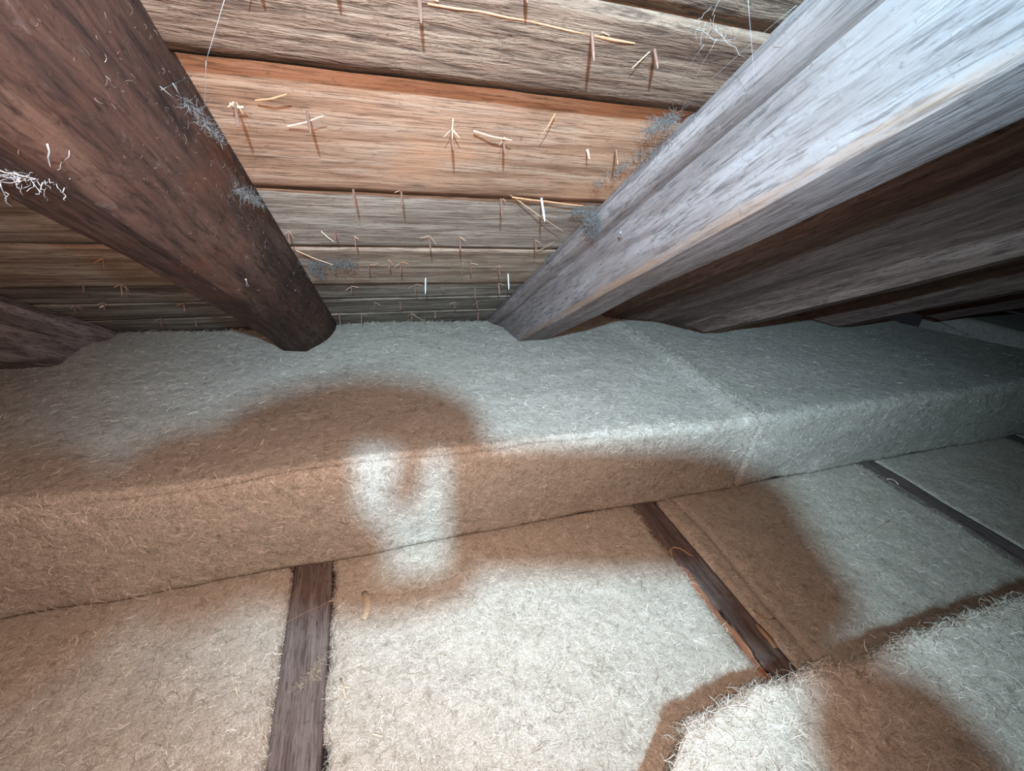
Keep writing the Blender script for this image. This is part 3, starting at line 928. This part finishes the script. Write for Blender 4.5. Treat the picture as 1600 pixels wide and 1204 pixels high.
# left hand: palm beside the phone's short edge, forefinger arched over its top, thumb under it
hand([(pr(-0.185, 0.008, 0.055), 0.058), (pr(-0.145, 0.016, 0.055), 0.054), (pr(-0.105, 0.030, 0.052), 0.048), (pr(-0.082, 0.044, 0.05), 0.050), (pr(-0.066, 0.044, 0.05), 0.036)],
     [[(pr(-0.150, 0.052, .045), 0.020), (pr(-0.112, 0.074, .045), 0.021), (pr(-0.074, 0.088, .035), 0.019), (pr(-0.040, 0.090, .028), 0.0165), (pr(-0.012, 0.084, .022), 0.015), (pr(0.010, 0.070, .016), 0.010)],
      [(pr(-0.100, 0.060, .05), 0.015), (pr(-0.066, 0.074, .045), 0.0145), (pr(-0.034, 0.068, .036), 0.0145), (pr(-0.002, 0.064, .028), 0.013), (pr(0.018, 0.060, .026), 0.010)],
      [(pr(-0.060, 0.070, .05), 0.011), (pr(-0.028, 0.064, .05), 0.0095), (pr(-0.030, 0.042, .046), 0.0095), (pr(-0.038, 0.020, .042), 0.009)],
      [(pr(-0.105, 0.010, .05), 0.022), (pr(-0.080, 0.010, .055), 0.020), (pr(-0.060, 0.002, .05), 0.017), (pr(-0.046, -0.012, .04), 0.012)],
      [(pr(-0.125, -0.010, .05), 0.020), (pr(-0.090, -0.024, .045), 0.015), (pr(-0.055, -0.030, .035), 0.012), (pr(-0.015, -0.026, .028), 0.010), (pr(0.008, -0.018, .026), 0.0085)]])
# right hand: palm behind the phone's right end, fingers over the back, thumb on the screen side
hand([(pr(0.203, -0.058, .055), 0.038), (pr(0.188, -0.030, .05), 0.040), (pr(0.176, 0.002, .045), 0.036), (pr(0.168, 0.030, .045), 0.036), (pr(0.164, 0.046, .045), 0.028)],
     [[((0.172, 0.034, 0.028), 0.011), ((0.168, 0.048, 0.016), 0.010), ((0.150, 0.052, 0.010), 0.007)],
      [((0.176, 0.018, 0.030), 0.012), ((0.174, 0.030, 0.018), 0.010), ((0.158, 0.036, 0.010), 0.007)],
      [((0.178, 0.004, 0.030), 0.012), ((0.176, 0.012, 0.018), 0.010), ((0.160, 0.018, 0.010), 0.007)],
      [((0.178, -0.012, 0.030), 0.011), ((0.176, -0.006, 0.018), 0.009), ((0.164, -0.002, 0.010), 0.0065)],
      [((0.168, -0.020, 0.05), 0.014), ((0.148, -0.008, 0.044), 0.012), ((0.134, 0.010, 0.036), 0.010), ((0.126, 0.026, 0.030), 0.0085)]])
hl = empty('headlamp', mw=CAM_M); tag(hl, 'small headlamp strapped to the forehead of the photographer', 'lamp')
bm = bmesh.new(); tube(bm, [(0.037, 0.124, 0.366), (0.037, 0.128, 0.39)], 0.02, 0.024, 16); bm_obj('lamp_housing', bm, M_PHONE, hl)
bm = bmesh.new()
tube(bm, [(0.037 + 0.083 * math.sin(a), 0.135, 0.478 - 0.098 * math.cos(a)) for a in np.linspace(0, 2 * math.pi, 33)], 0.006, 0.006, 6)
bm_obj('strap', bm, M_JACKET, hl)

# ------------------------------------------------------------------ cobwebs and dust clumps
def strands(name, segs, mat, label, cat, kind=None, group=None):
    """segs: (a, b, radius, sag, wobble)"""
    bm = bmesh.new()
    a0 = Vector(segs[0][0])
    for a, b, r, sag, wob in segs:
        a, b = Vector(a), Vector(b)
        n = 6
        pts = []
        for k in range(n + 1):
            t = k / n
            p = a.lerp(b, t) + Vector((0, 0, -sag * math.sin(math.pi * t)))
            if 0 < k < n: p += Vector((random.uniform(-1, 1), random.uniform(-1, 1), random.uniform(-1, 1))) * wob
            pts.append(p - a0)
        tube(bm, pts, r, r * 0.7, 3)
    o = bm_obj(name, bm, mat, None, True)
    o.location = a0
    tag(o, label, cat, group, kind)
    return o


def web_at(px, py, off): return Vector(roof_hit(px, py, off))


def clump(cen, ax, n, r, ln):
    """tangle of strands around cen, spread along ax"""
    out = []
    cen = Vector(cen); ax = Vector(ax)
    for k in range(n):
        t = random.uniform(-1, 1)
        p = cen + ax * t + Vector((random.gauss(0, 1), random.gauss(0, 1), random.gauss(0, 1))) * ln * 0.35
        q = p + Vector((random.gauss(0, 1), random.gauss(0, 1), random.gauss(0, 1))) * ln
        out.append((p, q, r * random.uniform(0.5, 1.2), random.uniform(0, ln * 0.4), ln * 0.12))
    return out


OL = 0.150
a, b = web_at(0, 272, OL), web_at(105, 278, OL)
sg = clump(a.lerp(b, 0.55), (b - a) * 0.42, 60, 0.0004, 0.010)
for (p, q, r) in [((-10, 262), (60, 272), .0011), ((-10, 285), (70, 276), .0009), ((20, 268), (100, 284), .0012), ((74, 225), (80, 272), .0014), ((84, 270), (108, 235), .0007), ((66, 280), (76, 318), .0009),
                  ((0, 285), (16, 325), .0012), ((8, 300), (14, 322), .001), ((50, 262), (62, 270), .0016), ((96, 282), (106, 288), .0016), ((30, 278), (20, 290), .0014)]:
    sg.append((web_at(*p, OL), web_at(*q, OL), r * 0.6, 0.003, 0.002))
strands('cobweb', sg, M_WEB, 'thick white cobweb strands hanging on the red-brown rafter at the left edge', 'cobweb')
c = web_at(388, 305, 0.05); sg = clump(c, (0.012, 0.02, -0.012), 260, 0.00022, 0.007)
strands('cobweb', sg, M_GREYDUST, 'small grey dust web on the inner edge of the red-brown rafter', 'cobweb')
c = web_at(320, 190, 0.06); sg = clump(c, (0.006, 0.03, -0.018), 170, 0.00022, 0.006)
sg += [(web_at(250, 135, .10), web_at(330, 195, .03), .0005, .004, .001), (web_at(252, 140, .10), web_at(300, 118, .0), .0004, 0, 0), (web_at(270, 130, .1), web_at(318, 180, .05), .0005, .006, .001)]
strands('cobweb', sg, M_GREYDUST, 'stringy web across the upper part of the red-brown rafter edge', 'cobweb')
c = web_at(520, 412, 0.012); sg = clump(c, (0.05, 0.0, 0.0), 420, 0.0003, 0.013) + clump(web_at(495, 425, 0.02), (0.012, 0.03, -0.018), 200, 0.0003, 0.011)
strands('cobweb', sg, M_GREYDUST, 'grey dusty web patch on the boards beside the foot of the red-brown rafter', 'cobweb')
sg = clump(web_at(926, 352, 0.035), (0.018, 0.03, -0.02), 900, 0.00028, 0.011) + clump(web_at(905, 330, 0.01), (0.01, -0.01, 0.0), 120, 0.00035, 0.010)
sg += clump(web_at(885, 390, 0.012), (-0.03, 0.07, -0.04), 260, 0.0003, 0.010)
strands('cobweb', sg, M_GREYDUST, 'grey dusty cobweb knot caught on the silver-grey rafter next to the bright nail', 'cobweb')
sg = clump(web_at(1035, 192, 0.012), (-0.012, 0.02, -0.01), 260, 0.00022, 0.010) + clump(web_at(985, 255, 0.012), (-0.03, 0.07, -0.04), 160, 0.0003, 0.009)
strands('cobweb', sg, M_GREYDUST, 'dark dust web in the upper corner between boards and silver-grey rafter', 'cobweb')
sg = [(web_at(1098, 135, 0), web_at(1245, 8, .03), .0002, .0, .001), (web_at(1045, 150, 0), web_at(1100, 70, .02), .0002, 0, .001), (web_at(1168, -10, .02), web_at(1180, 140, .05), .0002, 0, .0),
      (web_at(1110, 30, .01), web_at(1165, 90, .04), .0002, .004, .002), (web_at(1085, 45, .01), web_at(1150, 60, .02), .0002, .004, .002), (web_at(1120, 60, .01), web_at(1065, 160, .0), .0002, 0, .001)]
sg += clump(web_at(1115, 45, 0.015), (0.03, 0.01, 0), 12, 0.0002, 0.012)
strands('cobweb', sg, M_WEB, 'fine cobweb threads strung between the top boards and the silver-grey rafter', 'cobweb')
sg = [(web_at(352, -5, .03), web_at(322, 95, .05), .0002, .0, .0), (web_at(322, 95, .05), web_at(319, 175, .04), .0002, 0, 0)]
strands('cobweb', sg, M_WEB, 'single cobweb thread hanging near the top of the red-brown rafter', 'cobweb')
sg = [(web_at(420, 388, .0), web_at(470, 395, .06), .0004, 0, .001)]
# white specks stuck on the rafters
for (px, py, ex, ey, off, lab) in [(93, 118, 97, 133, .11, 'white speck on the upper face of the red-brown rafter'), (384, 436, 387, 449, .13, 'white speck near the lower end of the red-brown rafter'),
                                    (970, 362, 969, 373, .075, 'white speck on the side of the silver-grey rafter')]:
    o = strands('dust_speck', [(web_at(px, py, off), web_at(ex, ey, off), .0016, 0, .0006), (web_at(px, py, off), web_at(ex + 3, ey, off), .001, 0, .0006)], M_WEB, lab, 'dust')

# ------------------------------------------------------------------ debris on the insulation
def chip_mesh(seed):
    r = random.Random(seed); bm = bmesh.new()
    L = 0.006; pts = []
    for k in range(4):
        t = k / 3 - 0.5
        wv = 0.0011 * (1 - abs(t)); y = r.uniform(-1, 1) * 0.0006; z = 0.0006 + 0.0008 * r.random()
        pts.append([bm.verts.new((t * 2 * L, y + s * wv, z + h)) for s, h in ((-1, 0), (1, 0), (1, 0.0006), (-1, 0.0006))])
    for i in range(3):
        for k in range(4): bm.faces.new([pts[i][k], pts[i][(k + 1) % 4], pts[i + 1][(k + 1) % 4], pts[i + 1][k]])
    bm.faces.new(pts[0]); bm.faces.new(pts[-1][::-1])
    me = bpy.data.meshes.new('straw_chip'); bmesh.ops.recalc_face_normals(bm, faces=bm.faces); bm.to_mesh(me); bm.free(); me.materials.append(M_CHIP)
    return me


CH = [chip_mesh(i) for i in range(4)]
chips = [(520, 940), (556, 872), (660, 918), (700, 830), (770, 905), (830, 850), (905, 860), (1010, 950), (1045, 990), (1110, 965), (620, 1010), (730, 1165), (785, 1178), (880, 1040), (930, 1092),
         (540, 1075), (690, 1002), (560, 1040), (775, 1125), (960, 1180), (340, 1015), (196, 1045), (150, 990), (370, 1080), (90, 1120), (395, 1130), (1240, 930), (1345, 820), (1300, 770), (1400, 830),
         (1385, 960), (1265, 820), (1170, 850), (1220, 700), (640, 1100), (820, 980), (1115, 1010), (590, 1150)]
for i, (px, py) in enumerate(chips):
    P = flat_hit(px, py, 0.004)
    if P[1] > 0.93 or (P[1] < 0.32 and P[0] > 0.4): continue
    o = bpy.data.objects.new('straw_chip', CH[i % 4]); COL.objects.link(o)
    o.location = (P[0], P[1], 0.006); o.rotation_euler = (0, random.uniform(-.3, .3), random.uniform(0, 3.1)); o.scale = (random.uniform(.7, 1.7),) * 3
    wh = 'lower batt left of the wide brown joist' if P[0] < -0.2 else ('bright batt between the wide and the split joist' if P[0] < 0.84 else 'lower batt right of the split joist')
    tag(o, 'tiny pale straw chip on the ' + wh, 'wood chip', 'pale straw chips on the ' + wh)
tops = [(320, 592), (230, 610), (415, 640), (660, 600), (745, 575), (850, 590), (930, 610), (1060, 560), (1200, 560), (1300, 620), (440, 655), (180, 660), (1000, 540), (1115, 640), (1450, 570)]
for i, (px, py) in enumerate(tops):
    P = flat_hit(px, py, 0.33 if px < 1150 else 0.305)
    o = bpy.data.objects.new('straw_chip', CH[i % 4]); COL.objects.link(o)
    o.location = (P[0], P[1], P[2] + 0.003); o.rotation_euler = (0, 0, random.uniform(0, 3.1)); o.scale = (random.uniform(.9, 1.8),) * 3
    wh = 'long upper batt below the rafters' if P[0] < 1.2 else 'bluish upper batt at the right'
    tag(o, 'tiny pale straw chip on top of the ' + wh, 'wood chip', 'pale straw chips on the ' + wh)


def ribbon(name, pts, wid, thick, mat, label, cat):
    bm = bmesh.new(); rings = []
    P = [Vector(p) for p in pts]; o0 = P[0].copy()
    for i, p in enumerate(P):
        t = (P[min(i + 1, len(P) - 1)] - P[max(i - 1, 0)]).normalized(); sd = t.cross(Vector((0, 0, 1))).normalized()
        wv = wid * (0.45 + 0.55 * math.sin(math.pi * (i + 0.5) / len(P)))
        rings.append([bm.verts.new(p - o0 + sd * a * wv / 2 + Vector((0, 0, h * thick))) for a, h in ((-1, 0), (1, 0), (1, 1), (-1, 1))])
    for i in range(len(P) - 1):
        for k in range(4): bm.faces.new([rings[i][k], rings[i][(k + 1) % 4], rings[i + 1][(k + 1) % 4], rings[i + 1][k]])
    bm.faces.new(rings[0]); bm.faces.new(rings[-1][::-1])
    o = bm_obj(name, bm, mat, None, True); o.location = o0; tag(o, label, cat)


def fl_pts(lst, z=0.006): return [flat_hit(x, y, z + dz) for x, y, dz in lst]


M_SHAV = mat_plain('brown_shaving', (0.42, 0.29, 0.18), 0.8)
M_TUFT = mat_plain('beige_tuft', (0.55, 0.46, 0.33), 0.9)
ribbon('wood_shaving', fl_pts([(1050, 868, 0), (1047, 860, .002), (1052, 855, .004), (1062, 856, .005), (1070, 861, .004), (1078, 867, .002), (1086, 868, 0)]), 0.006, 0.002, M_SHAV,
       'curled brown wood shaving lying on the joist with the split edge', 'shaving')
ribbon('wood_shaving', fl_pts([(1176, 952, 0), (1184, 960, .002), (1193, 966, .003), (1204, 968, .002), (1212, 966, 0)]), 0.005, 0.002, M_SHAV,
       'thin curved shaving on the batt just right of the split joist', 'shaving')
ribbon('wood_shaving', fl_pts([(1385, 748, 0), (1393, 748, .003), (1400, 752, .003), (1404, 757, 0)]), 0.007, 0.001, M_CHIP,
       'pale shaving on the slate-grey joist', 'shaving')
ribbon('fibre_tuft', fl_pts([(568, 925, 0), (574, 935, .003), (575, 948, .004), (571, 960, .002), (568, 968, 0)], 0.004), 0.020, 0.004, M_TUFT,
       'oval beige fibre tuft on the bright batt right of the wide joist', 'tuft')
ribbon('fibre_tuft', fl_pts([(532, 1060, 0), (536, 1075, .003), (541, 1092, .002)], 0.004), 0.006, 0.003, M_TUFT,
       'small upright beige tuft at the right side of the wide joist', 'tuft')
ribbon('bare_scrape', fl_pts([(1183, 975, 0), (1192, 986, 0), (1203, 998, 0), (1212, 1012, 0)], 0.0005), 0.017, 0.001, M_SHAV,
       'pale scraped patch of bare wood on the split joist', 'wood scrape')
strands('stalk', [(flat_hit(448, 972, .012), flat_hit(522, 938, .010), .0007, -.004, .001)], M_SHAV, 'thin stalk lying across the wide brown joist', 'stalk')
strands('stalk', [(flat_hit(1355, 838, .008), flat_hit(1390, 812, .008), .001, 0, .001), (flat_hit(1310, 838, .008), flat_hit(1340, 848, .008), .0012, 0, .001)], M_CHIP, 'pale stalk pieces on the batt left of the slate-grey joist', 'stalk')
sg = clump(flat_hit(482, 1055, .006), (0.02, 0.025, 0), 90, 0.0004, 0.007) + clump(flat_hit(500, 1040, .006), (0.008, 0.03, 0), 60, 0.0004, 0.007)
strands('fibre_fluff', sg, M_TUFT, 'greenish-white fluff of loose fibre on the wide brown joist', 'fluff')
sg = clump(flat_hit(1460, 985, .17), (0.02, 0.01, 0), 50, 0.0005, 0.012)
strands('fibre_fluff', sg, M_WEB, 'white fibre tuft at the edge of the nearest batt', 'fluff')
